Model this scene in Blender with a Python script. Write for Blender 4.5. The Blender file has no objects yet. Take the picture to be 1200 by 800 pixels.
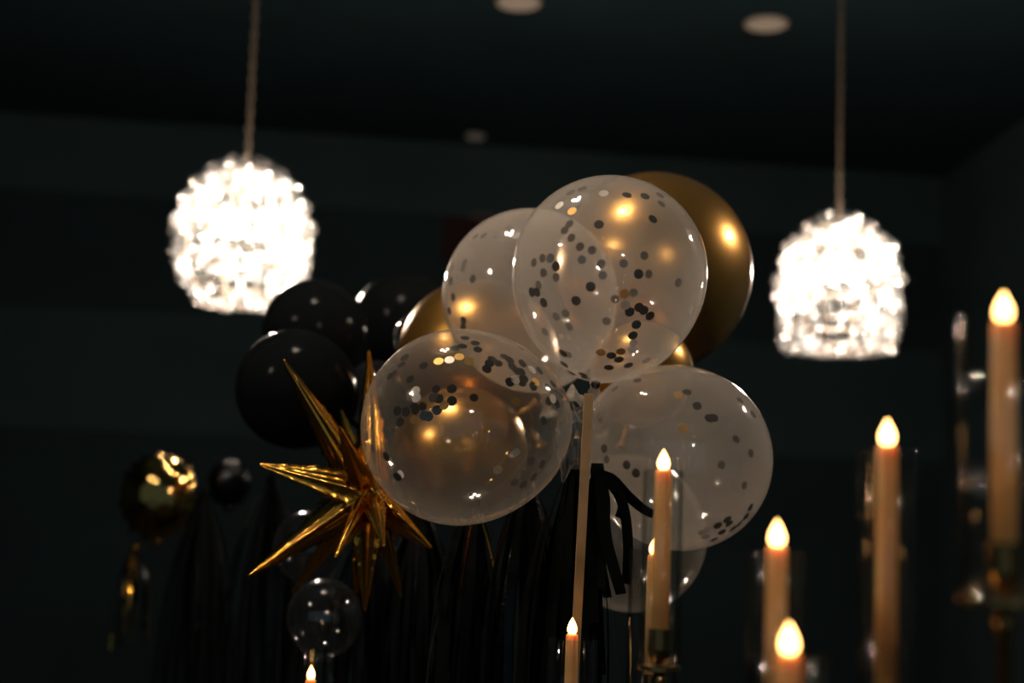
import bpy, bmesh, math, random
from mathutils import Vector, Matrix, noise
from mathutils.bvhtree import BVHTree

random.seed(7)
sc = bpy.context.scene
COL = sc.collection
PI = math.pi

# ---------------------------------------------------------------- camera
F = 1200 * 50.0 / 36.0
CAM_Z = 1.40
PITCH, ROLL = math.radians(6.0), math.radians(1.9)
cam_d = bpy.data.cameras.new('camera')
cam = bpy.data.objects.new('camera', cam_d)
COL.objects.link(cam)
cam_d.lens = 50
cam_d.sensor_width = 36
cam_d.clip_start = 0.05
CROT = Matrix.Rotation(PI / 2 + PITCH, 4, 'X') @ Matrix.Rotation(ROLL, 4, 'Z')
cam.matrix_world = Matrix.Translation((0, 0, CAM_Z)) @ CROT
cam_d.dof.use_dof = True
cam_d.dof.focus_distance = 2.10
cam_d.dof.aperture_fstop = 2.0
sc.camera = cam

# ---------------------------------------------------------------- world, exposure
world = bpy.data.worlds.new('world')
sc.world = world
world.use_nodes = True
bg = world.node_tree.nodes['Background']
bg.inputs[0].default_value = (0.55, 0.86, 1.0, 1)
bg.inputs[1].default_value = 0.13
sc.view_settings.view_transform = 'Standard'
sc.view_settings.look = 'None'
sc.view_settings.gamma = 1
sc.view_settings.exposure = 0.0
sc.view_settings.use_curve_mapping = False
sc.cycles.transparent_max_bounces = 40
sc.cycles.max_bounces = 12
sc.cycles.sample_clamp_indirect = 6.0
sc.cycles.caustics_reflective = True

CHANDELIER_POWER = 75.0
FLAME_STRENGTH = 11.0


def P(x, y, d):
    """world point seen at pixel x,y of the 1200x800 frame, d metres along the lens axis"""
    v = Vector(((x - 600) / F * d, -(y - 400) / F * d, -d))
    return cam.matrix_world @ v


def ray(x, y):
    o = Vector((0, 0, CAM_Z))
    return o, (P(x, y, 1.0) - o).normalized()


# ---------------------------------------------------------------- materials
def mat(name):
    m = bpy.data.materials.new(name)
    m.use_nodes = True
    nt = m.node_tree
    nt.nodes.clear()
    out = nt.nodes.new('ShaderNodeOutputMaterial')
    return m, nt, out


def pbr(name, col, rough=0.5, metal=0.0, var=0.0, scale=30, bump=0.0, coat=0.0, sss=0.0, spec=0.5):
    m, nt, out = mat(name)
    b = nt.nodes.new('ShaderNodeBsdfPrincipled')
    b.inputs['Base Color'].default_value = (*col, 1)
    b.inputs['Roughness'].default_value = rough
    b.inputs['Metallic'].default_value = metal
    b.inputs['Coat Weight'].default_value = coat
    b.inputs['Specular IOR Level'].default_value = spec
    if sss:
        b.inputs['Subsurface Weight'].default_value = sss
        b.inputs['Subsurface Radius'].default_value = (1.0, 0.62, 0.32)
        b.inputs['Subsurface Scale'].default_value = 0.018
    tc = nt.nodes.new('ShaderNodeTexCoord')
    nz = nt.nodes.new('ShaderNodeTexNoise')
    nz.inputs['Scale'].default_value = scale
    nz.inputs['Detail'].default_value = 4
    nt.links.new(tc.outputs['Object'], nz.inputs['Vector'])
    if var:
        r = nt.nodes.new('ShaderNodeValToRGB')
        r.color_ramp.elements[0].position = 0.3
        r.color_ramp.elements[1].position = 0.7
        r.color_ramp.elements[0].color = (*[c * (1 - var) for c in col], 1)
        r.color_ramp.elements[1].color = (*[min(1, c * (1 + var)) for c in col], 1)
        nt.links.new(nz.outputs['Fac'], r.inputs['Fac'])
        nt.links.new(r.outputs['Color'], b.inputs['Base Color'])
    if bump:
        bp = nt.nodes.new('ShaderNodeBump')
        bp.inputs['Strength'].default_value = bump
        bp.inputs['Distance'].default_value = 0.01
        nt.links.new(nz.outputs['Fac'], bp.inputs['Height'])
        nt.links.new(bp.outputs['Normal'], b.inputs['Normal'])
    nt.links.new(b.outputs[0], out.inputs[0])
    return m


def film(name, tint, haze, haze_rim, milk, rough=0.04, ior=1.55):
    """thin stretched latex: see-through, milky towards the rim where one looks along the skin"""
    m, nt, out = mat(name)
    N = nt.nodes.new
    L = nt.links.new
    tr = N('ShaderNodeBsdfTransparent'); tr.inputs[0].default_value = (*tint, 1)
    di = N('ShaderNodeBsdfDiffuse'); di.inputs[0].default_value = (*milk, 1)
    tl = N('ShaderNodeBsdfTranslucent'); tl.inputs[0].default_value = (*milk, 1)
    m1 = N('ShaderNodeMixShader'); m1.inputs[0].default_value = 0.5
    L(di.outputs[0], m1.inputs[1]); L(tl.outputs[0], m1.inputs[2])
    lw = N('ShaderNodeLayerWeight'); lw.inputs[0].default_value = 0.5
    pw = N('ShaderNodeMath'); pw.operation = 'POWER'; pw.inputs[1].default_value = 3.0
    L(lw.outputs['Facing'], pw.inputs[0])
    mr = N('ShaderNodeMapRange')
    mr.inputs['To Min'].default_value = haze
    mr.inputs['To Max'].default_value = haze_rim
    L(pw.outputs[0], mr.inputs['Value'])
    tc = N('ShaderNodeTexCoord'); nz = N('ShaderNodeTexNoise')
    nz.inputs['Scale'].default_value = 9; nz.inputs['Detail'].default_value = 5
    L(tc.outputs['Object'], nz.inputs['Vector'])
    n2 = N('ShaderNodeMapRange'); n2.inputs['To Min'].default_value = 0.7; n2.inputs['To Max'].default_value = 1.3
    L(nz.outputs['Fac'], n2.inputs['Value'])
    mu = N('ShaderNodeMath'); mu.operation = 'MULTIPLY'
    L(mr.outputs[0], mu.inputs[0]); L(n2.outputs[0], mu.inputs[1])
    m2 = N('ShaderNodeMixShader')
    L(mu.outputs[0], m2.inputs[0]); L(tr.outputs[0], m2.inputs[1]); L(m1.outputs[0], m2.inputs[2])
    gl = N('ShaderNodeBsdfGlossy'); gl.inputs['Roughness'].default_value = rough
    gl.inputs['Color'].default_value = (1, 1, 1, 1)
    fr = N('ShaderNodeFresnel'); fr.inputs['IOR'].default_value = ior
    # a thin film reflects on both faces: use the outside angle on either side
    ge = N('ShaderNodeNewGeometry')
    ml = N('ShaderNodeVectorMath'); ml.operation = 'SCALE'
    bf = N('ShaderNodeMath'); bf.operation = 'MULTIPLY_ADD'; bf.inputs[1].default_value = 0.0; bf.inputs[2].default_value = 1.0
    L(ge.outputs['Backfacing'], bf.inputs[0])
    m3 = N('ShaderNodeMixShader')
    sch = N('ShaderNodeMath'); sch.operation = 'POWER'; sch.inputs[1].default_value = 5.0
    L(lw.outputs['Facing'], sch.inputs[0])
    f0 = ((ior - 1) / (ior + 1)) ** 2 * 1.6
    mr2 = N('ShaderNodeMapRange'); mr2.inputs['To Min'].default_value = f0; mr2.inputs['To Max'].default_value = 0.95
    L(sch.outputs[0], mr2.inputs['Value'])
    L(mr2.outputs[0], m3.inputs[0]); L(m2.outputs[0], m3.inputs[1]); L(gl.outputs[0], m3.inputs[2])
    for n in (fr, ge, ml, bf):
        nt.nodes.remove(n)
    L(m3.outputs[0], out.inputs[0])
    return m


def emit(name, col, strength):
    m, nt, out = mat(name)
    e = nt.nodes.new('ShaderNodeEmission')
    e.inputs[0].default_value = (*col, 1)
    e.inputs[1].default_value = strength
    nt.links.new(e.outputs[0], out.inputs[0])
    return m


def crystal_mat(name, glow, shine):
    m, nt, out = mat(name)
    N = nt.nodes.new; L = nt.links.new
    tr = N('ShaderNodeBsdfTransparent'); tr.inputs[0].default_value = (0.95, 0.93, 0.92, 1)
    tl = N('ShaderNodeBsdfTranslucent'); tl.inputs[0].default_value = (0.84, 0.93, 1.0, 1)
    gl = N('ShaderNodeBsdfGlossy'); gl.inputs['Roughness'].default_value = 0.18
    a = N('ShaderNodeMixShader'); a.inputs[0].default_value = glow
    L(tr.outputs[0], a.inputs[1]); L(tl.outputs[0], a.inputs[2])
    b = N('ShaderNodeMixShader'); b.inputs[0].default_value = shine
    L(a.outputs[0], b.inputs[1]); L(gl.outputs[0], b.inputs[2])
    L(b.outputs[0], out.inputs[0])
    return m


M = {}
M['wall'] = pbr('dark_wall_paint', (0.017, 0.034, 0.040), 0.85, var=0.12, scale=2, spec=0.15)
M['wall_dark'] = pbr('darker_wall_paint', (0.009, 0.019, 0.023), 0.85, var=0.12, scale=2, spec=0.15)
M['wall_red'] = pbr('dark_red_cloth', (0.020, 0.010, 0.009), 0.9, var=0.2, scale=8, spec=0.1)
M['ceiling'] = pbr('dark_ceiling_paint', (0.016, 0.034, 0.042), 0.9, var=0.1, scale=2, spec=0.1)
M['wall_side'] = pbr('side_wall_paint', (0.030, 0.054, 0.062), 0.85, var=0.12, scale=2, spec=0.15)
M['floor'] = pbr('dark_carpet', (0.015, 0.016, 0.017), 0.95, var=0.4, scale=60, spec=0.05)
M['cloth'] = pbr('black_tablecloth', (0.012, 0.012, 0.013), 0.9, var=0.3, scale=40, spec=0.1)
M['clear'] = film('clear_latex', (0.97, 0.96, 0.95), 0.20, 0.55, (0.88, 0.80, 0.71))
M['clear_shaded'] = film('shaded_clear_latex', (0.94, 0.92, 0.88), 0.05, 0.34, (0.88, 0.80, 0.71))  # clear latex with less haze and darker tint, standing in for shade
M['clear_smoke'] = film('smoky_clear_latex', (0.6, 0.62, 0.63), 0.02, 0.12, (0.3, 0.3, 0.3), 0.06)
M['cello'] = film('clear_cellophane', (0.96, 0.96, 0.96), 0.03, 0.2, (0.8, 0.8, 0.8), 0.08)
M['gold_latex'] = pbr('chrome_gold_latex', (0.46, 0.24, 0.055), 0.30, 0.9, coat=0.35, var=0.06, scale=14)
M['black_latex'] = pbr('black_latex', (0.005, 0.006, 0.007), 0.11, 0.0, var=0.1, scale=10, spec=0.025)
M['gold_foil'] = pbr('gold_foil', (0.86, 0.43, 0.07), 0.12, 1.0, bump=0.07, scale=70)
M['dark_gold_foil'] = pbr('crumpled_gold_foil', (0.40, 0.25, 0.08), 0.07, 1.0, bump=0.25, scale=30)
M['black_foil'] = pbr('black_foil', (0.012, 0.013, 0.015), 0.22, 0.9, bump=0.4, scale=25)
M['conf_black'] = pbr('black_foil_confetti', (0.022, 0.023, 0.025), 0.28, 0.6, var=0.2, scale=200)
M['conf_gold'] = pbr('gold_foil_confetti', (0.95, 0.58, 0.16), 0.3, 0.9, var=0.1, scale=200)
M['conf_silver'] = pbr('silver_foil_confetti', (0.9, 0.88, 0.85), 0.35, 0.8, var=0.1, scale=200)
M['wood'] = pbr('pale_wood', (0.46, 0.29, 0.14), 0.6, var=0.18, scale=25)
M['tissue'] = pbr('black_tissue_paper', (0.0028, 0.0038, 0.0045), 0.8, var=0.3, scale=30, spec=0.06)
M['wax'] = pbr('cream_wax', (0.95, 0.52, 0.20), 0.42, sss=0.9, var=0.04, scale=20)
M['flame'] = emit('led_flame', (1.0, 0.52, 0.16), FLAME_STRENGTH)
M['gold_metal'] = pbr('brushed_brass', (0.34, 0.21, 0.08), 0.22, 1.0, var=0.08, scale=60)
M['steel'] = pbr('aged_chain_metal', (0.16, 0.13, 0.10), 0.4, 0.9, var=0.2, scale=80)
M['crystal'] = crystal_mat('cut_crystal', 0.008, 0.05)
M['crystal_frosted'] = crystal_mat('frosted_crystal', 0.10, 0.14)
M['white_trim'] = pbr('white_trim', (0.35, 0.3, 0.26), 0.6, var=0.05, scale=10)
M['lens'] = emit('dim_downlight_lens', (1.0, 0.70, 0.47), 0.22)
M['lens_dim'] = emit('dimmer_downlight_lens', (1.0, 0.92, 0.82), 0.055)


def glass_mat():
    m, nt, out = mat('thin_glass')
    N = nt.nodes.new; L = nt.links.new
    lw = N('ShaderNodeLayerWeight'); lw.inputs[0].default_value = 0.5
    pw = N('ShaderNodeMath'); pw.operation = 'POWER'; pw.inputs[1].default_value = 9.0
    L(lw.outputs['Facing'], pw.inputs[0])
    p2 = N('ShaderNodeMath'); p2.operation = 'POWER'; p2.inputs[1].default_value = 4.0
    L(lw.outputs['Facing'], p2.inputs[0])
    mx = N('ShaderNodeMix'); mx.data_type = 'RGBA'
    mx.inputs[6].default_value = (0.96, 0.97, 0.965, 1)
    mx.inputs[7].default_value = (0.06, 0.08, 0.08, 1)
    L(p2.outputs[0], mx.inputs[0])
    tr = N('ShaderNodeBsdfTransparent'); L(mx.outputs[2], tr.inputs[0])
    gl = N('ShaderNodeBsdfGlossy'); gl.inputs['Roughness'].default_value = 0.015
    mr = N('ShaderNodeMapRange'); mr.inputs['To Min'].default_value = 0.06; mr.inputs['To Max'].default_value = 0.4
    L(pw.outputs[0], mr.inputs['Value'])
    ms = N('ShaderNodeMixShader'); L(mr.outputs[0], ms.inputs[0]); L(tr.outputs[0], ms.inputs[1]); L(gl.outputs[0], ms.inputs[2])
    L(ms.outputs[0], out.inputs[0])
    return m


M['glass'] = glass_mat()


# ---------------------------------------------------------------- object helpers
def mesh_from(bm, name, smooth=True):
    me = bpy.data.meshes.new(name)
    bm.to_mesh(me)
    bm.free()
    if smooth:
        for p in me.polygons:
            p.use_smooth = True
    return me


def link(name, me, m, parent=None, loc=None, mw=None):
    if m is not None and not me.materials:
        me.materials.append(m)
    o = bpy.data.objects.new(name, me)
    COL.objects.link(o)
    if parent:
        o.parent = parent
    if loc is not None:
        o.location = loc
    if mw is not None:
        o.matrix_basis = mw
    return o


def thing(name, label, cat, loc=(0, 0, 0), group=None):
    o = bpy.data.objects.new(name, None)
    o.empty_display_size = 0.05
    COL.objects.link(o)
    o.location = loc
    tag(o, label, cat, group)
    return o


def tag(o, label, cat, group=None):
    o['label'] = label
    o['category'] = cat
    if group:
        o['group'] = group
    return o


def lathe(profile, seg=32, bm=None, closed=False, off=Vector((0, 0, 0))):
    """profile: list of (r, z)"""
    bm = bm or bmesh.new()
    rings = []
    for r, z in profile:
        if r < 1e-6:
            rings.append([bm.verts.new(off + Vector((0, 0, z)))])
        else:
            rings.append([bm.verts.new(off + Vector((r * math.cos(2 * PI * k / seg), r * math.sin(2 * PI * k / seg), z))) for k in range(seg)])
    pairs = list(zip(rings[:-1], rings[1:]))
    if closed:
        pairs.append((rings[-1], rings[0]))
    for a, b in pairs:
        for k in range(seg):
            j = (k + 1) % seg
            if len(a) == 1 and len(b) == 1:
                continue
            if len(a) == 1:
                bm.faces.new((a[0], b[j], b[k])) if False else bm.faces.new((a[0], b[k], b[j]))
            elif len(b) == 1:
                bm.faces.new((a[k], a[j], b[0]))
            else:
                bm.faces.new((a[k], a[j], b[j], b[k]))
    bmesh.ops.recalc_face_normals(bm, faces=bm.faces)
    return bm


def box(x0, x1, y0, y1, z0, z1, bm=None):
    bm = bm or bmesh.new()
    vs = [bm.verts.new((x, y, z)) for x in (x0, x1) for y in (y0, y1) for z in (z0, z1)]
    for f in ((0, 1, 3, 2), (4, 6, 7, 5), (0, 4, 5, 1), (2, 3, 7, 6), (0, 2, 6, 4), (1, 5, 7, 3)):
        bm.faces.new([vs[i] for i in f])
    bmesh.ops.recalc_face_normals(bm, faces=bm.faces)
    return bm


def tube(pts, r, seg=8, bm=None):
    bm = bm or bmesh.new()
    rings = []
    n = len(pts)
    rr = r if isinstance(r, (list, tuple)) else [r] * n
    up = Vector((0.3, 0.9, 0.2))
    for i, p in enumerate(pts):
        t = (Vector(pts[min(n - 1, i + 1)]) - Vector(pts[max(0, i - 1)])).normalized()
        a = t.cross(up).normalized()
        b = t.cross(a)
        rings.append([bm.verts.new(Vector(p) + rr[i] * (math.cos(2 * PI * k / seg) * a + math.sin(2 * PI * k / seg) * b)) for k in range(seg)])
    for a, b in zip(rings[:-1], rings[1:]):
        for k in range(seg):
            bm.faces.new((a[k], a[(k + 1) % seg], b[(k + 1) % seg], b[k]))
    bm.faces.new(rings[0]); bm.faces.new(rings[-1])
    bmesh.ops.recalc_face_normals(bm, faces=bm.faces)
    return bm


def struct(name, bm, m, parent=None):
    o = link(name, mesh_from(bm, name, False), m, parent)
    if not parent:
        o['kind'] = 'structure'
    return o


# ---------------------------------------------------------------- the room
CEIL = CAM_Z + 2.26
# back wall runs from (-6, yl) to (2.95, 9.7), the right wall from there towards the camera
WX = 2.95
def back_y(x):
    return 9.7 + (x - WX) * 0.148
ang = math.atan(0.148)


def on_back(x0, x1, z0, z1, d0, d1):
    """box hugging the back wall: along-wall x0..x1, standing d0..d1 proud"""
    bm = box(x0, x1, -d1, -d0, z0, z1)
    for v in bm.verts:
        x, y, z = v.co
        v.co = Vector((x, back_y(x) + y, z))
    return bm


struct('floor', box(-6.5, 4.2, -4.0, 11, -0.1, 0.0), M['floor'])
struct('ceiling', box(-6.5, 4.2, -4.0, 11, CEIL, CEIL + 0.1), M['ceiling'])
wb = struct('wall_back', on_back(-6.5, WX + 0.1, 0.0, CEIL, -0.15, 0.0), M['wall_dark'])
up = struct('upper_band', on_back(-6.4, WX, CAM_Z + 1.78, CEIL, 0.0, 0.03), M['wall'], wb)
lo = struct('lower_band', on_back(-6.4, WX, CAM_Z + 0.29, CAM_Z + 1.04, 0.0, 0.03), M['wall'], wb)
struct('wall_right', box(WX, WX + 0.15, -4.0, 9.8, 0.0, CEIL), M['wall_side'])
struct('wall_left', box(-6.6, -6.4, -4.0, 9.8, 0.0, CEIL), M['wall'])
# dim reddish hanging on the back wall
pr = P(555, 255, 8.6)
h = thing('wall_hanging', 'dim dark red rectangular hanging on the black back wall behind the balloons', 'wall hanging', (pr.x, back_y(pr.x) - 0.001, pr.z - 0.16))
bmh = box(-0.22, 0.22, -0.035, -0.012, 0.0, 0.30)
link('cloth_panel', mesh_from(bmh, 'cloth_panel', False), M['wall_red'], h)
link('hanging_rod', mesh_from(tube([(-0.24, -0.022, 0.31), (0.24, -0.022, 0.31)], 0.012), 'hanging_rod'), M['steel'], h)


# downlights
def downlight(x, y, r, label, lens):
    o, d = ray(x, y)
    t = (CEIL - o.z) / d.z
    p = o + d * t
    e = thing('ceiling_downlight', label, 'downlight', (p.x, p.y, CEIL - 0.012), 'recessed ceiling downlights')
    bm = lathe([(r * 0.99, 0.0115), (r * 1.08, 0.0115), (r * 1.08, 0.003), (r * 0.99, 0.0)], 40, closed=True)
    link('trim_ring', mesh_from(bm, 'trim_ring'), M['white_trim'], e)
    bm = lathe([(0, 0.004), (r * 0.6, 0.0042), (r * 0.98, 0.006)], 40)
    link('lens', mesh_from(bm, 'lens'), lens, e)
    return e


downlight(608, 2, 0.098, 'beige downlight cut off by the top edge above the middle', M['lens'])
downlight(898, 27, 0.098, 'beige downlight between the middle and the right crystal pendant', M['lens'])
downlight(557, 159, 0.06, 'small dim downlight farthest back on the ceiling', M['lens_dim'])

# table below the frame
tb = thing('table', 'long table under black cloth that carries candles and balloon stick', 'table', (0.0, 1.75, 0.0))
bm = box(-1.3, 1.3, -1.05, 1.15, 0.715, 0.75)
link('tabletop', mesh_from(bm, 'tabletop', False), M['cloth'], tb)
for sx in (-1.2, 1.2):
    for sy in (-0.95, 1.05):
        link('leg', mesh_from(lathe([(0, 0), (0.022, 0), (0.03, 0.715), (0, 0.715)], 12), 'leg'), M['steel'], tb, (sx, sy, 0))
bm = bmesh.new()
pts = []
for k in range(160):
    t = k / 160
    per = t * 4
    s = per % 1
    c = [(-1.31, -1.06), (1.31, -1.06), (1.31, 1.16), (-1.31, 1.16)]
    a, b = c[int(per)], c[(int(per) + 1) % 4]
    pts.append(Vector((a[0] + (b[0] - a[0]) * s, a[1] + (b[1] - a[1]) * s, 0)))
top = [bm.verts.new(p + Vector((0, 0, 0.75))) for p in pts]
bot = []
for k, p in enumerate(pts):
    q = p * (1 + 0.02 * math.sin(k * 1.3))
    bot.append(bm.verts.new((q.x, q.y, 0.03)))
for k in range(160):
    j = (k + 1) % 160
    bm.faces.new((top[k], top[j], bot[j], bot[k]))
link('cloth_skirt', mesh_from(bm, 'cloth_skirt'), M['cloth'], tb)
TABLE = 0.751


# ---------------------------------------------------------------- chandeliers
def crystal_mesh(name, bright=0):
    bm = bmesh.new()
    bmesh.ops.create_icosphere(bm, subdivisions=1, radius=1.0)
    for v in bm.verts:
        v.co.z *= 1.15
    return mesh_from(bm, name, False)


ME_CRYSTAL = crystal_mesh('crystal')
ME_CRYSTAL.materials.append(M['crystal'])
ME_FROST = crystal_mesh('frosted_crystal')
ME_FROST.materials.append(M['crystal_frosted'])
M['bulb'] = None


def chandelier(center, R, prof, label, tilt, nparts=300, group='crystal pendant lamps', name='crystal_pendant', power=None, tiers=((0.3, 1.24), (0.56, 1.08), (0.78, 0.86), (0.94, 0.60), (1.06, 0.26))):
    """prof: list of (radius factor, height factor) from top to bottom, in units of R"""
    power = power or CHANDELIER_POWER
    top_z = prof[0][1] * R
    bot_z = prof[-1][1] * R
    e = thing(name, label, 'chandelier', center, group)
    # chain up to the ceiling
    hgt = CEIL - 0.02 - (center[2] + top_z)
    link('ceiling_canopy', mesh_from(lathe([(0, 0.02), (0.06, 0.02), (0.055, 0.0), (0.012, -0.015), (0, -0.015)], 24), 'ceiling_canopy'), M['steel'], e, (0, 0, CEIL - center[2] - 0.02))
    bm = bmesh.new()
    z = top_z
    k = 0
    while z < top_z + hgt:
        a = []
        for q in range(9):
            t = 2 * PI * q / 8
            c, s = math.cos(t) * 0.008, math.sin(t) * 0.016
            a.append(Vector((c, 0, z + s)) if k % 2 else Vector((0, c, z + s)))
        tube(a, 0.0032, 5, bm)
        z += 0.026
        k += 1
    link('chain', mesh_from(bm, 'chain'), M['steel'], e)
    # frame: hoops joined by ribs
    bm = bmesh.new()
    for rf, zf in prof[1::2]:
        rr, zz = rf * R * 0.86, zf * R
        tube([(rr * math.cos(2 * PI * q / 24), rr * math.sin(2 * PI * q / 24), zz) for q in range(25)], 0.003, 5, bm)
    for q in range(6):
        t = 2 * PI * q / 6
        tube([(rf * R * 0.86 * math.cos(t), rf * R * 0.86 * math.sin(t), zf * R) for rf, zf in prof], 0.0028, 5, bm)
    link('hoop_frame', mesh_from(bm, 'hoop_frame'), M['steel'], e)
    # bulbs
    nb = 3
    rb = 0.024
    if M['bulb'] is None:
        L = power / nb / (PI * 4 * PI * rb * rb)
        M['bulb'] = emit('warm_white_bulb', (1.0, 0.83, 0.66), L)
    for q in range(nb):
        t = 2 * PI * q / nb + 0.5
        bm = lathe([(0, rb * 1.2), (rb * 0.6, rb * 0.9), (rb, 0), (rb * 0.8, -rb * 0.7), (0, -rb * 1.1)], 14)
        b = link('bulb', mesh_from(bm, 'bulb'), M['bulb'], e, (0.07 * math.cos(t), 0.07 * math.sin(t), 0.25 * R))
        link('socket', mesh_from(lathe([(0, 0.065), (0.012, 0.065), (0.014, rb * 1.25), (0, rb * 1.25)], 12), 'socket'), M['steel'], b)
    link('stem', mesh_from(tube([(0, 0, top_z), (0, 0, 0.3 * R)], 0.006), 'stem'), M['steel'], e)
    # crystals: rings of beads following the profile, hanging tips under the lowest hoop
    cs = []
    bead = R * 0.082
    rows = []
    plen = 0
    for (a, b) in zip(prof[:-1], prof[1:]):
        n = max(1, round(math.hypot(a[0] - b[0], a[1] - b[1]) * R / (bead * 1.62)))
        for q in range(n):
            t = q / n
            rows.append((a[0] + (b[0] - a[0]) * t, a[1] + (b[1] - a[1]) * t))
    rows.append(prof[-1])
    for i, (rf, zf) in enumerate(rows):
        rr = rf * R
        n = max(6, round(2 * PI * rr / (bead * 1.9)))
        for q in range(n):
            t = 2 * PI * (q + 0.5 * (i % 2)) / n + random.uniform(-.04, .04)
            jr = random.uniform(-0.07, 0.05) * R
            cs.append((Vector(((rr + jr) * math.cos(t), (rr + jr) * math.sin(t), zf * R + random.uniform(-.02, .02) * R)), bead * random.uniform(0.62, 1.15)))
    # upright crystals standing on the edge of each tier
    for rf, zf in tiers:
        n = max(8, round(2 * PI * rf * R / (bead * 2.6)))
        for q in range(n):
            t = 2 * PI * q / n + zf
            cs.append((Vector((rf * R * math.cos(t), rf * R * math.sin(t), zf * R)), bead * random.uniform(0.9, 1.25)))
    # underside dome of beads
    rr0 = prof[-1][0] * R
    for f, dz in ((0.8, -0.03), (0.6, -0.05), (0.4, -0.06), (0.2, -0.065)):
        n = max(5, round(2 * PI * rr0 * f / (bead * 2.0)))
        for q in range(n):
            t = 2 * PI * q / n + f
            cs.append((Vector((rr0 * f * math.cos(t), rr0 * f * math.sin(t), bot_z + dz * R)), bead * random.uniform(0.7, 1.05)))
    # an inner curtain of smaller drops
    for i in range(150):
        t = random.uniform(0, 2 * PI); u = random.random()
        k = min(len(rows) - 1, int(u * len(rows)))
        rf, zf = rows[k]
        cs.append((Vector((rf * R * 0.72 * math.cos(t), rf * R * 0.72 * math.sin(t), zf * R * 0.95)), bead * 0.7))
    toc = (Vector((0, 0, CAM_Z)) - Vector(center)).normalized()
    cs.sort(key=lambda c: -(c[0].dot(toc)))
    for p, s in cs[:nparts]:
        o = bpy.data.objects.new('crystal', ME_FROST if random.random() < 0.28 else ME_CRYSTAL)
        COL.objects.link(o)
        o.parent = e
        o.location = p
        o.scale = (s, s, s)
        o.rotation_euler = (random.uniform(0, 3), random.uniform(0, 3), random.uniform(0, 3))
    bm = bmesh.new()
    for p, s in cs[nparts:]:
        r = Matrix.Rotation(random.uniform(0, 3), 4, 'Z') @ Matrix.Rotation(random.uniform(0, 3), 4, 'X')
        bmesh.ops.create_icosphere(bm, subdivisions=1, radius=s, matrix=Matrix.Translation(p) @ r)
    o = link('crystal_strands', mesh_from(bm, 'crystal_strands', False), M['crystal'], e)
    o['kind'] = 'stuff'
    e.rotation_euler = tilt
    return e


GLOBE = [(0.26, 1.16), (0.42, 1.08), (0.44, 0.98), (0.62, 0.92), (0.66, 0.76), (0.82, 0.66), (0.86, 0.48), (0.97, 0.36), (1.0, 0.10), (1.0, -0.22), (0.94, -0.45), (0.82, -0.66), (0.72, -0.80), (0.68, -0.92)]
BELL = [(0.28, 1.10), (0.45, 1.02), (0.50, 0.92), (0.72, 0.84), (0.82, 0.66), (0.93, 0.52), (0.97, 0.25), (1.0, 0.0), (1.0, -0.30), (0.97, -0.60), (0.93, -0.85), (0.91, -1.02)]
D1, D2 = 4.5, 4.9
c1 = P(285, 284, D1)
chandelier(c1, 76 / F * D1, GLOBE, 'round crystal pendant lamp hanging above the black balloons', (0, 0, 0))
c2 = P(983, 338, D2)
chandelier(c2, 69 / F * D2, BELL, 'square-shouldered crystal pendant lamp hanging above the tall candles', (0, 0, 0), tiers=((0.32, 1.2), (0.56, 1.04), (0.88, 0.70), (1.05, 0.15)))
# more such lamps added out of view to help light; balloon reflections show only some
for (x, y, z, lab) in ((-0.42, 2.35, 2.95, 'crystal pendant lamp right above the balloon cluster'),
                       (1.75, 3.0, 2.55, 'crystal pendant lamp hanging outside the frame to the right'),
                       (-1.9, 1.2, 2.6, 'added crystal pendant lamp out of view left of the camera'),
                       (0.9, -1.6, 2.5, 'added crystal pendant lamp out of view behind the camera')):
    chandelier(Vector((x, y, z)), 0.21, GLOBE, lab, (0, 0, 0), nparts=0)


# ---------------------------------------------------------------- balloons
def balloon_mesh(name, R, stretch, pleat=0.012, seg=56, rows=44):
    """latex balloon: round crown at +z, drawn out towards the neck at -z; origin at the centre of the round body"""
    bm = bmesh.new()
    rings = []
    for i in range(rows + 1):
        t = PI * i / rows
        z = math.cos(t)
        r = math.sin(t)
        if z < 0:
            u = -z
            z = -u * (1 + (stretch - 1) * 1.0)
            r = math.sqrt(max(0, 1 - u * u)) * (1 - 0.10 * (stretch - 1) * 4 * u * u)
        if i == 0 or i == rows:
            rings.append([bm.verts.new((0, 0, z * R))] if i == 0 else None)
            if i == rows:
                rr = 0.06
                rings[-1] = [bm.verts.new((rr * R * math.cos(2 * PI * k / seg), rr * R * math.sin(2 * PI * k / seg), z * R * 1.02)) for k in range(seg)]
            continue
        ring = []
        for k in range(seg):
            a = 2 * PI * k / seg
            pl = 1
            if z < -0.55:
                w = min(1, (-z - 0.55) / 0.45)
                pl = 1 + pleat * w * math.cos(14 * a)
            ring.append(bm.verts.new((max(r, 0.06) * R * pl * math.cos(a), max(r, 0.06) * R * pl * math.sin(a), z * R)))
        rings.append(ring)
    for a, b in zip(rings[:-1], rings[1:]):
        for k in range(seg):
            j = (k + 1) % seg
            if len(a) == 1:
                bm.faces.new((a[0], b[k], b[j]))
            else:
                bm.faces.new((a[k], b[k], b[j], a[j]))
    bmesh.ops.recalc_face_normals(bm, faces=bm.faces)
    return mesh_from(bm, name), -stretch * R * 1.02


def aim(d):
    """rotation taking -z to direction d"""
    return (-Vector(d)).to_track_quat('Z', 'Y').to_matrix().to_4x4()


ME_CONF = {}
for key in ('black', 'gold', 'silver'):
    bm = lathe([(0, 0.00015), (0.0074, 0.00015), (0.0074, -0.00015), (0, -0.00015)], 16)
    ME_CONF[key] = mesh_from(bm, 'confetti', False)
    ME_CONF[key].materials.append(M['conf_' + key])


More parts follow.
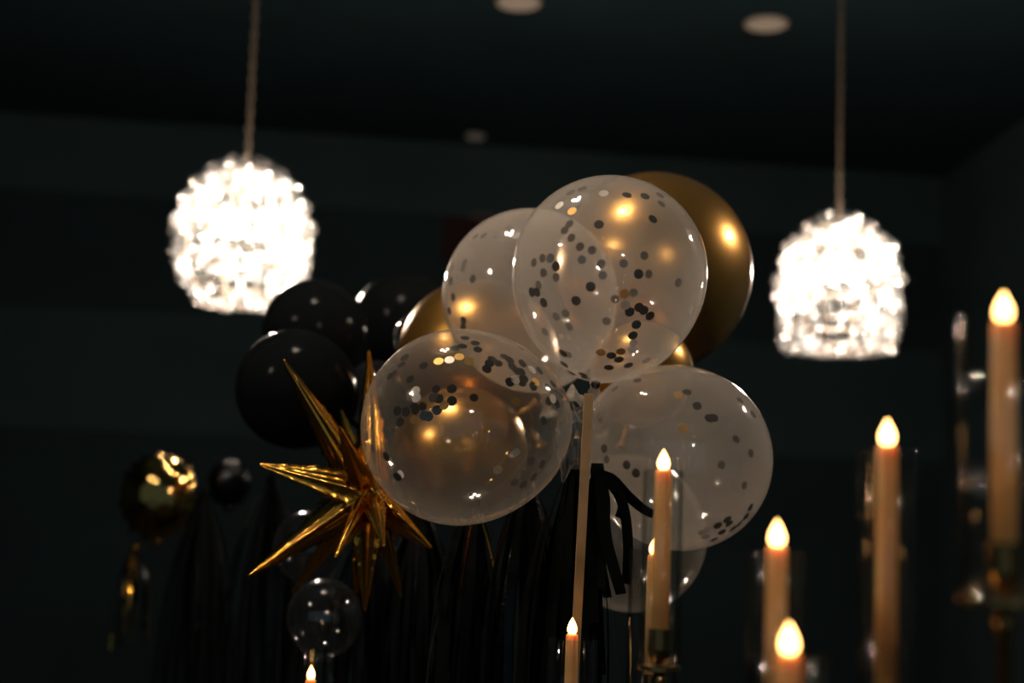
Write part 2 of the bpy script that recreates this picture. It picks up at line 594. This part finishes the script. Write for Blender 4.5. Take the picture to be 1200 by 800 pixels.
def balloon(px, py, d, rpx, neck, label, m, stretch=1.1, group=None, conf=(), name='balloon', conf_size=1.0, string=None):
    """px,py,rpx: image place and half width; neck: image-space direction (right, down, away) of the neck"""
    c = P(px, py, d)
    R = rpx / F * d
    nd = CROT.to_3x3() @ Vector((neck[0], -neck[1], -neck[2])).normalized()
    e = thing(name, label, 'balloon', c, group)
    me, nz = balloon_mesh('balloon_skin', R, stretch)
    rot = aim(nd)
    skin = link('balloon_skin', me, m, e, mw=rot)
    k = R * 0.06
    bm = lathe([(0, nz + 0.004), (k, nz + 0.004), (k * 0.75, nz - 0.006), (k * 1.15, nz - 0.012), (k * 0.8, nz - 0.018), (k * 0.7, nz - 0.024), (k * 1.7, nz - 0.040), (k * 1.75, nz - 0.043), (k * 0.5, nz - 0.032), (0, nz - 0.03)], 18)
    link('knot', mesh_from(bm, 'knot'), m, e, mw=rot)
    if string is not None:
        kn = rot.to_3x3() @ Vector((0, 0, nz - 0.02))
        low = string - c.z
        link('string', mesh_from(tube([kn, kn + Vector((0.004, 0, (low - kn.z) * 0.4)), Vector((kn.x, kn.y, low))], 0.0007, 5), 'string'), M['tissue'], e)
    if conf:
        bm = bmesh.new(); bm.from_mesh(me)
        bm.transform(Matrix.Translation(c) @ rot)
        bm.normal_update()
        tree = BVHTree.FromBMesh(bm)
        bm.free()
        for (x, y, kind) in conf:
            o, dr = ray(x, y)
            h1 = tree.ray_cast(o, dr)
            if h1[0] is None:
                v = Vector((px - x, py - y)) * 0.06
                o, dr = ray(x + v.x, y + v.y)
                h1 = tree.ray_cast(o, dr)
                if h1[0] is None:
                    continue
            hit, nrm = h1[0], h1[1]
            if kind in 'bBg2':
                h2 = tree.ray_cast(hit + dr * 0.004, dr)
                if h2[0] is not None and kind in 'bB':
                    hit, nrm = h2[0], h2[1]
            inward = (c - hit).normalized()
            if nrm.dot(inward) < 0:
                nrm = -nrm
            me_c = ME_CONF['gold' if kind in 'gB' else 'silver' if kind == 'w' else 'black']
            ob = bpy.data.objects.new('confetti', me_c)
            COL.objects.link(ob)
            ob.parent = e
            q = (nrm + Vector((random.gauss(0, .05), random.gauss(0, .05), random.gauss(0, .05)))).to_track_quat('Z', 'Y')
            ob.matrix_basis = Matrix.Translation(hit - c + nrm * 0.0012) @ q.to_matrix().to_4x4() @ Matrix.Scale(conf_size, 4)
    return e


def from_zoom(ox, oy, s, items):
    return [(ox + x / s, oy + y / s, k) for x, y, k in items]


def items(txt):
    out = []
    for w in txt.split():
        a, b, k = w.split(',')
        out.append((float(a), float(b), k))
    return out


conf_c = from_zoom(580, 180, 2.668, items('340,122,w 413,127,d 470,131,d 518,128,b 200,160,w 240,178,g 325,220,d 495,203,d 235,120,b 272,107,b 232,218,b 217,238,b 238,262,b 522,155,b 120,340,b 147,326,b 172,326,d 150,372,b 189,352,d 190,386,b 271,331,b 303,301,b 332,344,b 337,380,b 265,290,b 403,343,b 468,318,b 450,376,d 482,376,b 575,403,b 299,416,d 253,460,d 114,433,d 130,433,d 135,410,b 151,466,d 190,510,b 220,500,b 231,542,b 155,558,b 349,524,b 405,438,g 434,435,b 408,473,w 422,495,d 451,481,d 466,490,d 486,508,d 443,535,d 432,569,d 433,592,b 430,612,b 376,455,b 394,620,g 331,622,g 364,632,d 388,645,d 356,670,d 418,663,d 475,648,b 212,625,d 227,630,b 206,678,d 230,706,d 275,692,d 281,701,d 315,722,d 617,490,b 640,262,b'))
conf_l = (from_zoom(410, 380, 6.669, items('425,255,d 900,100,b 980,140,d 880,165,b 820,180,b 1000,190,b 692,283,g 778,272,w 855,248,g 935,285,g 575,318,b 400,310,b 340,380,b 310,400,b 468,425,b 512,518,d 517,572,d 672,505,b 797,500,d 797,595,d 650,570,d 693,578,d 735,628,g 680,668,d 368,675,d 435,682,d 500,640,b 510,670,b 565,640,b 578,712,d 612,718,d 390,760,b 500,745,B 970,570,b'))
          + from_zoom(540, 380, 6.669, items('485,300,d 620,358,d 385,448,d 205,345,d 225,300,d 245,265,b 340,245,b 295,300,b 385,275,d 405,325,d 440,360,d 475,365,d 430,430,w 480,450,d 495,420,d 590,445,g 570,480,d 560,350,w 440,605,g 685,490,d 710,510,d 725,465,d 725,578,w 480,185,d 600,260,d 690,600,b 650,750,b 790,540,b 760,620,b'))
          + from_zoom(410, 490, 6.156, items('118,125,b 160,220,b 258,275,d 340,425,d 362,405,b 355,30,b'))
          + from_zoom(540, 490, 6.156, items('492,115,b 400,250,b 510,310,b 590,330,b 270,375,w 390,465,b 530,425,b 450,480,b')))
conf_r = (from_zoom(690, 430, 5.4545, items('628,157,d 575,175,g 693,245,d 770,325,d 800,322,d 605,392,g 95,520,d 110,590,b 240,625,d 300,677,d 945,460,b 1055,300,b 970,210,b 310,80,b 165,135,b 850,625,b 1040,550,b'))
          + from_zoom(690, 550, 5.332, items('975,100,b 1013,238,d 985,295,d 868,315,d 808,352,d 835,392,d 880,340,d 905,370,d 945,340,d 785,440,d 740,380,b 710,395,b 730,425,b')))
conf_k = from_zoom(500, 240, 5, items('490,133,d 410,180,d 332,178,d 525,178,d 283,180,b 220,335,b 210,370,b 268,432,d 140,445,d 152,540,d 130,622,d 213,677,d 212,718,d 145,370,b'))

G1 = 'clear confetti balloons of the bouquet'
balloon(714, 320, 2.22, 114.5, (-0.12, 1, 0.1), 'large upright clear balloon with scattered black and gold confetti, topmost of the bouquet', M['clear'], 1.13, G1, conf_c, 'confetti_balloon')
balloon(538, 500, 2.20, 115, (1, -0.08, 0.12), 'clear confetti balloon lying sideways, next to the gold starburst', M['clear_shaded'], 1.16, G1, conf_l, 'confetti_balloon')
balloon(797, 537, 2.34, 107.5, (-0.85, -0.5, 0.1), 'milky clear confetti balloon behind the tall candle, right of the wooden stick', M['clear'], 1.12, G1, conf_r, 'confetti_balloon')
balloon(621, 347, 2.55, 103, (0.15, 1, -0.1), 'clear confetti balloon half hidden behind the topmost balloon, in front of a gold one', M['clear'], 1.1, G1, conf_k, 'confetti_balloon')
balloon(740, 628, 2.68, 88, (-0.3, -1, 0.0), 'clear balloon low behind the black tassel strips and candle', M['clear_shaded'], 1.1, 'clear balloons without confetti', (), 'clear_balloon', string=TABLE)
G2 = 'gold balloons of the bouquet'
balloon(766, 316, 2.82, 114, (0.10, 1, -0.1), 'big gold balloon showing behind the right edge of the topmost confetti balloon', M['gold_latex'], 1.06, G2, (), 'gold_balloon')
balloon(560, 420, 2.84, 94, (0.5, 0.7, -0.2), 'gold balloon behind the sideways confetti balloon, between it and black balloons', M['gold_latex'], 1.1, G2, (), 'gold_balloon')
balloon(536, 532, 2.60, 78, (0.8, -0.5, 0.2), 'gold balloon glimpsed through the lower half of the sideways confetti balloon', M['gold_latex'], 1.08, G2, (), 'gold_balloon')
balloon(752, 436, 2.58, 60, (-0.3, 1, -0.3), 'small gold balloon tucked between three confetti balloons', M['gold_latex'], 1.08, G2, (), 'gold_balloon')
G3 = 'black balloons left of the bouquet'
balloon(369, 389, 3.05, 62, (0.6, 1, 0), 'black balloon overlapping the lower edge of the round crystal pendant', M['black_latex'], 1.1, G3, (), 'black_balloon', string=0.0)
balloon(346, 455, 2.80, 70, (1, 0.6, 0), 'large black balloon behind the upper left spike of gold starburst', M['black_latex'], 1.1, G3, (), 'black_balloon', string=TABLE)
balloon(474, 380, 3.45, 62, (0, 1, 0), 'black balloon farthest back, just left of the gold balloon', M['black_latex'], 1.1, G3, (), 'black_balloon', string=0.0)
balloon(441, 462, 2.93, 40, (0.5, 1, 0), 'small smoky grey balloon behind the gold starburst', M['clear_smoke'], 1.1, 'smoky see-through balloons', (), 'smoky_balloon')
balloon(497, 398, 3.12, 36, (0.5, 1, 0), 'small smoky balloon peeking out left of the gold balloon', M['clear_smoke'], 1.1, 'smoky see-through balloons', (), 'smoky_balloon')
balloon(362, 640, 2.95, 42, (0.5, 1, 0), 'dim smoky balloon behind the lower left spike of gold starburst', M['clear_smoke'], 1.1, 'smoky see-through balloons', (), 'smoky_balloon')
balloon(380, 722, 2.62, 44, (0.1, 1, 0), 'smoky balloon above the small glowing glass at the bottom edge', M['clear_smoke'], 1.1, 'smoky see-through balloons', (), 'smoky_balloon')


# ---------------------------------------------------------------- wooden stick
s0, s1 = P(690, 461, 2.07), P(673, 790, 2.07)
dirv = (s1 - s0).normalized()
t_end = (s0.z - (TABLE + 0.02)) / -dirv.z
foot = s0 + dirv * t_end
e = thing('balloon_stick', 'pale flat wooden stick rising between the balloons behind a candle', 'stick', (foot.x, foot.y, TABLE))
top_l = s0 - e.location
bm = bmesh.new()
wv, dv = 0.0068, 0.004
vs = []
for base in (Vector((0, 0, 0.02)), top_l):
    for sx, sy in ((-1, -1), (1, -1), (1, 1), (-1, 1)):
        vs.append(bm.verts.new(base + Vector((sx * wv, sy * dv, 0))))
bm.faces.new(vs[:4]); bm.faces.new(vs[4:])
for k in range(4):
    j = (k + 1) % 4
    bm.faces.new((vs[k], vs[j], vs[4 + j], vs[4 + k]))
bmesh.ops.recalc_face_normals(bm, faces=bm.faces)
bmesh.ops.bevel(bm, geom=bm.edges[:], offset=0.0008, segments=1, affect='EDGES')
link('shaft', mesh_from(bm, 'shaft', False), M['wood'], e)
bm = box(-0.06, 0.06, -0.06, 0.06, 0.0, 0.025)
bmesh.ops.bevel(bm, geom=bm.edges[:], offset=0.004, segments=2, affect='EDGES')
link('base_block', mesh_from(bm, 'base_block', False), M['wood'], e)


# crumpled cellophane round the balloon necks
def crumple(name, label, c, sx, sy, sz, m, cat, seed, sub=3, amp=0.5, part='foil_sheet'):
    e = thing(name, label, cat, c)
    bm = bmesh.new()
    bmesh.ops.create_icosphere(bm, subdivisions=sub, radius=1.0)
    for v in bm.verts:
        n = noise.noise(v.co * 2.3 + Vector((seed, 0, 0))) * amp + noise.noise(v.co * 6 + Vector((0, seed, 0))) * amp * 0.4
        v.co = v.co * (1 + n)
        v.co = Vector((v.co.x * sx, v.co.y * sy, v.co.z * sz))
    link(part, mesh_from(bm, part, False), m, e)
    return e


crumple('cellophane_twist', 'crumpled clear film bunched beside the wooden stick under the balloons', P(667, 514, 2.20), 0.022, 0.02, 0.055, M['cello'], 'wrapping', 3.1, part='film_sheet')
crumple('cellophane_twist', 'small crumpled clear film right of the stick top', P(702, 490, 2.20), 0.012, 0.012, 0.024, M['cello'], 'wrapping', 5.7, part='film_sheet')
crumple('cellophane_twist', 'small crumpled clear scrap low among the dark tassels', P(626, 765, 2.33), 0.009, 0.008, 0.028, M['cello'], 'wrapping', 9.2, part='film_sheet')


# ---------------------------------------------------------------- gold starburst
def spike_mesh(name, length, r, seed):
    """tapered foil cone with three pinched, crinkled seams"""
    bm = bmesh.new()
    seg, rows = 45, 42
    rings = []
    for i in range(rows):
        t = i / (rows - 1)
        rad = r * (1 - t) + 0.0024
        ring = []
        for k in range(seg):
            a = 2 * PI * k / seg
            ph = (a * 3 / (2 * PI)) % 1.0
            seam = max(0, 1 - min(ph, 1 - ph) * 9)
            rr = rad * (0.66 + 0.44 * seam)
            wob = noise.noise(Vector((i * 3.7, k * 0.01 + seed, int(a * 3 / (2 * PI) + 0.5)))) * (0.22 * seam + 0.03)
            rr *= 1 + wob + 0.07 * math.cos(9 * a + seed) * (1 - seam)
            ring.append(bm.verts.new((rr * math.cos(a), rr * math.sin(a), t * length)))
        rings.append(ring)
    for a, b in zip(rings[:-1], rings[1:]):
        for k in range(seg):
            j = (k + 1) % seg
            bm.faces.new((a[k], a[j], b[j], b[k]))
    bm.faces.new(rings[-1])
    bmesh.ops.recalc_face_normals(bm, faces=bm.faces)
    return mesh_from(bm, name)


sd = 2.42
sc_c = P(432, 578, sd)
star = thing('starburst_balloon', 'gold foil starburst balloon with long pointed spikes beside the confetti balloon', 'foil balloon', sc_c)
tips = [(332, 421, -0.03), (305, 544, -0.06), (290, 675, -0.05), (432, 410, 0.10), (428, 716, -0.02), (416, 700, 0.06), (506, 642, -0.08),
        (393, 652, -0.17), (342, 694, 0.10), (398, 500, -0.16), (470, 700, 0.12), (372, 590, 0.16), (450, 640, -0.18), (400, 480, 0.16)]
for i, (x, y, dz) in enumerate(tips):
    tip = P(x, y, sd + dz) - sc_c
    L = tip.length
    me = spike_mesh('spike', L, 0.040 if i < 7 else 0.028, i * 3.7)
    link('spike', me, M['gold_foil'], star, mw=tip.to_track_quat('Z', 'Y').to_matrix().to_4x4() @ Matrix.Rotation(i * 1.1, 4, 'Z'))
bm = bmesh.new()
bmesh.ops.create_icosphere(bm, subdivisions=3, radius=0.034)
for v in bm.verts:
    v.co *= 1 + 0.18 * noise.noise(v.co * 60)
link('core', mesh_from(bm, 'core'), M['gold_foil'], star)


# ---------------------------------------------------------------- crumpled foil balloon far left, with fringe
def ribbon(pts, w, side, bm=None, twist=0.0, taper=True):
    bm = bm or bmesh.new()
    prev = None
    n = len(pts)
    for i, p in enumerate(pts):
        t = (Vector(pts[min(n - 1, i + 1)]) - Vector(pts[max(0, i - 1)])).normalized()
        s = Matrix.Rotation(twist * i / max(1, n - 1), 3, t) @ Vector(side)
        s = (s - t * s.dot(t)).normalized()
        ww = w * min(1.0, 0.4 + 3.0 * i / n) if taper else w
        a = bm.verts.new(Vector(p) - s * ww / 2)
        b = bm.verts.new(Vector(p) + s * ww / 2)
        if prev:
            bm.faces.new((prev[0], prev[1], b, a))
        prev = (a, b)
    return bm


def cord(e, top, bottom):
    link('cord', mesh_from(tube([top, (Vector(top) + Vector(bottom)) / 2, bottom], 0.0012, 5), 'cord'), M['tissue'], e)


def foil_balloon(px, py, d, rpx, label, m, seed):
    c = P(px, py, d)
    R = rpx / F * d
    e = thing('foil_balloon', label, 'foil balloon', c)
    bm = bmesh.new()
    bmesh.ops.create_icosphere(bm, subdivisions=4, radius=1.0)
    for v in bm.verts:
        a = math.atan2(v.co.z, v.co.x)
        edge = math.hypot(v.co.x, v.co.z) ** 5
        wr = 0.06 * math.sin(a * 19 + seed) * edge + 0.20 * abs(noise.noise(v.co * 3.2 + Vector((seed, 0, 0)))) + 0.13 * abs(noise.noise(v.co * 7 + Vector((0, seed, 0)))) - 0.06
        v.co = Vector((v.co.x * (1 + wr), v.co.y * 0.55 * (1 + 3 * wr * edge), v.co.z * (1.12 + wr)))
        v.co *= R
    link('foil_skin', mesh_from(bm, 'foil_skin'), m, e)
    link('tail', mesh_from(tube([(0, 0, -R * 1.05), (0.004, 0, -R * 1.3)], [0.012, 0.018], 8), 'tail'), m, e)
    cord(e, (0.004, 0, -R * 1.25), (0.004, 0, -c.z))
    return e


foil_balloon(186, 582, 3.9, 44, 'blurred crumpled gold foil balloon alone at far left', M['dark_gold_foil'], 1.3)
foil_balloon(268, 566, 4.1, 24, 'dim black foil balloon between the gold foil balloon and the starburst', M['black_foil'], 4.1)


def tassel(px, py, d, n, length, spread, mats, label, seed, w=0.014, group='paper and foil tassels', flare=0.0):
    rnd = random.Random(seed)
    c = P(px, py, d)
    e = thing('tassel', label, 'tassel', c, group)
    bm = lathe([(0, 0.012), (0.010, 0.012), (0.012, 0.0), (0.010, -0.014), (0, -0.014)], 14)
    link('band', mesh_from(bm, 'band'), mats[0], e)
    for k in range(n):
        a = 2 * PI * k / n + rnd.uniform(-.2, .2)
        L = length * rnd.uniform(0.75, 1.05)
        sp = spread * rnd.uniform(0.4, 1.0)
        pts = []
        for i in range(10):
            t = i / 9
            o = sp * (1 - (1 - t) ** 3.2) + flare * t * (1 - t)
            pts.append((o * math.cos(a) + 0.006 * math.cos(a) + 0.004 * math.sin(5 * t + k), o * math.sin(a) + 0.006 * math.sin(a), -0.005 - L * t))
        side = (-math.sin(a), math.cos(a), 0)
        ms = mats[(1 + k) % len(mats)] if rnd.random() < 0.9 else mats[-1]
        gold = ms is M['gold_foil']
        bm = ribbon(pts, w * rnd.uniform(0.8, 1.1) * (0.32 if gold else 1.0), side, twist=rnd.uniform(-1.2, 1.2) * (3 if gold else 1))
        link('strip', mesh_from(bm, 'strip'), ms, e)
    return e


BL, GD, BF = M['tissue'], M['gold_foil'], M['black_foil']
ft = tassel(158, 642, 3.9, 14, 0.26, 0.05, [GD, GD, BF, BL, GD, BF], 'blurred gold and black tassel hanging below the gold foil balloon', 11, group='far tassels')
cord(ft, (0, 0, 0.005), P(172, 622, 3.9) - ft.location)
tassel(672, 545, 2.26, 30, 0.52, 0.075, [BL, BL, BL, BL], 'black paper tassel hanging right behind the wooden stick', 12)
tassel(618, 560, 2.40, 38, 0.54, 0.085, [BL, BL, BL, BL, BF], 'wide black tassel hanging under the sideways confetti balloon', 13)
tassel(556, 585, 2.46, 36, 0.50, 0.08, [BL, BF, GD, BL, BL], 'black tassel with a few gold foil strips, left of the wide black one', 14)
tassel(492, 588, 2.84, 34, 0.52, 0.085, [BL, BL, BF, BL], 'dim black tassel hanging under the starburst spikes on the right', 15)
tassel(436, 600, 2.92, 32, 0.50, 0.085, [BL, BF, BL, BL], 'dim black tassel hanging straight below the gold starburst', 16)
tassel(318, 560, 3.25, 30, 0.60, 0.10, [BL, BL, BF, BL], 'dim black tassel behind the lower left starburst spike', 17)
tassel(240, 575, 3.6, 30, 0.60, 0.10, [BL, BF, BL, BL], 'dim black tassel right of the blurred gold foil balloon', 18)

# the loose tassel strips that spring out to the right of the stick
e = thing('tassel', 'black tassel with curling strips springing out right of the stick', 'tassel', P(700, 552, 2.14), 'paper and foil tassels')
c0 = e.location.copy()
link('band', mesh_from(lathe([(0, 0.012), (0.009, 0.012), (0.011, 0), (0.009, -0.012), (0, -0.012)], 14), 'band'), BL, e)
curls = [
    ([(700, 552), (718, 562), (735, 580), (752, 595), (766, 603)], 2.13, 13),
    ([(702, 556), (722, 574), (732, 600), (736, 640), (734, 684)], 2.12, 13),
    ([(700, 556), (706, 590), (710, 630), (720, 668), (728, 696)], 2.11, 15),
    ([(699, 556), (708, 575), (710, 600), (707, 640), (704, 690)], 2.13, 11),
    ([(698, 556), (701, 600), (703, 650), (712, 700)], 2.14, 12),
    ([(697, 556), (696, 610), (694, 660), (696, 730)], 2.15, 14),
    ([(696, 556), (688, 610), (685, 680), (684, 760)], 2.16, 14),
    ([(701, 553), (712, 560), (722, 572), (728, 592), (724, 606)], 2.15, 9),
    ([(700, 556), (704, 620), (700, 690), (705, 790)], 2.17, 13),
]
for pts, d, w in curls:
    # smooth the path
    q = [P(x, y, d) - c0 for x, y in pts]
    sm = []
    for i in range(len(q) - 1):
        p0, p1, p2, p3 = q[max(0, i - 1)], q[i], q[i + 1], q[min(len(q) - 1, i + 2)]
        for s in range(6):
            t = s / 6
            sm.append(0.5 * ((2 * p1) + (p2 - p0) * t + (2 * p0 - 5 * p1 + 4 * p2 - p3) * t * t + (3 * p1 - p0 - 3 * p2 + p3) * t ** 3))
    sm.append(q[-1])
    link('strip', mesh_from(ribbon(sm, w / F * d, (0.9, -0.15, 0.35), twist=0.5), 'strip'), BL, e)


# ---------------------------------------------------------------- candles
def candle(fx, fy, d, r, z_bottom_px, glass, label, hlabel, tall=None):
    """fx,fy: pixel of the flame tip; glass = (left px, right px, top px) of the glass sleeve"""
    tip = P(fx, fy, d)
    fh = 0.027 * (r / 0.011) ** 0.5
    fw = 0.0076 * (r / 0.011) ** 0.5
    if z_bottom_px:
        zb = P(fx, z_bottom_px, d).z
    else:
        zb = tip.z - fh - tall
    loc = Vector((tip.x, tip.y, zb))
    e = thing('taper_candle', label, 'candle', loc, 'led taper candles')
    h = tip.z - fh - zb
    prof = [(0, 0), (r, 0), (r * 1.0, h * 0.5), (r * 0.93, h - 0.003), (r * 0.8, h), (fw * 0.55, h + 0.001), (0, h - 0.001)]
    link('wax_body', mesh_from(lathe(prof, 28), 'wax_body'), M['wax'], e)
    fp = []
    for i in range(15):
        t = i / 14
        rr = fw * (math.sin(PI * min(1, t * 1.0) ** 0.62)) if t < 1 else 0
        rr = max(rr, fw * 0.45 * (1 - t * 4)) if t < 0.25 else rr
        fp.append((rr if 0 < i < 14 else 0, h - 0.001 + fh * t))
    link('flame', mesh_from(lathe(fp, 20), 'flame'), M['flame'], e)
    # holder
    gx0, gx1, gtop = glass
    rg = (gx1 - gx0) / 2 / F * d
    gt = P(fx, gtop, d).z
    hz = TABLE
    hd = thing('candle_holder', hlabel, 'candle holder', (tip.x, tip.y, hz), 'glass and brass candle holders')
    zc = zb - hz
    cup = [(0, zc - 0.030), (0.005, zc - 0.030), (r * 1.15, zc - 0.022), (r * 1.35, zc - 0.012), (r * 1.35, zc + 0.012), (r * 1.08, zc + 0.012), (r * 1.08, zc - 0.001), (0, zc - 0.001)]
    plate = [(0, zc - 0.036), (rg * 1.06, zc - 0.036), (rg * 1.06, zc - 0.031), (0, zc - 0.031)]
    link('cup', mesh_from(lathe(cup, 28), 'cup', False), M['gold_metal'], hd)
    link('plate', mesh_from(lathe(plate, 36), 'plate', False), M['gold_metal'], hd)
    link('stem', mesh_from(lathe([(0, 0.012), (0.02, 0.012), (0.007, 0.03), (0.006, zc - 0.06), (0.010, zc - 0.05), (0.006, zc - 0.036), (0, zc - 0.036)], 20), 'stem'), M['gold_metal'], hd)
    link('base', mesh_from(lathe([(0, 0), (0.043, 0), (0.043, 0.006), (0.02, 0.014), (0, 0.014)], 32), 'base'), M['gold_metal'], hd)
    g0, g1 = zc - 0.031, gt - hz
    link('glass_sleeve', mesh_from(lathe([(rg, g0), (rg, g1), (rg - 0.0012, g1 + 0.0008), (rg - 0.0024, g1), (rg - 0.0024, g0)], 48, closed=True), 'glass_sleeve'), M['glass'], hd)
    return e


candle(671, 722, 2.00, 0.0092, None, (640, 703, 748), 'short LED candle with a crisp flame in front of the wooden stick', 'glass candle holder at the foot of the wooden stick', tall=0.19)
candle(778, 525, 1.72, 0.0105, 746, (756, 803, 552), 'tall LED candle in front of the milky confetti balloon', 'glass sleeve candle holder in front of the milky confetti balloon')
candle(767, 628, 1.93, 0.0095, None, (739, 797, 645), 'LED candle half hidden behind the tall one before the confetti balloon', 'glass candle holder right behind the one before the milky balloon', tall=0.17)
candle(911, 607, 1.28, 0.0095, None, (880, 946, 650), 'blurred LED candle right below the milky confetti balloon', 'blurred glass candle holder right below the milky confetti balloon', tall=0.16)
candle(925, 727, 1.14, 0.0105, None, (880, 976, 768), 'blurred LED candle lowest of all, cut by the bottom edge', 'blurred glass candle holder cut by the bottom edge beneath the lowest flame', tall=0.14)
candle(1040, 489, 1.28, 0.0095, None, (1009, 1074, 527), 'tall blurred LED candle under the square-shouldered crystal pendant', 'blurred glass candle holder under the square-shouldered crystal pendant', tall=0.235)
candle(1176, 340, 1.14, 0.0098, 652, (1126, 1226, 372), 'tallest blurred LED candle at the right edge', 'tall blurred glass candle holder at the right edge')
candle(365, 778, 2.32, 0.0092, None, (352, 386, 762), 'small glowing LED candle low under the starburst', 'small glass candle holder at the bottom edge under the starburst', tall=0.16)
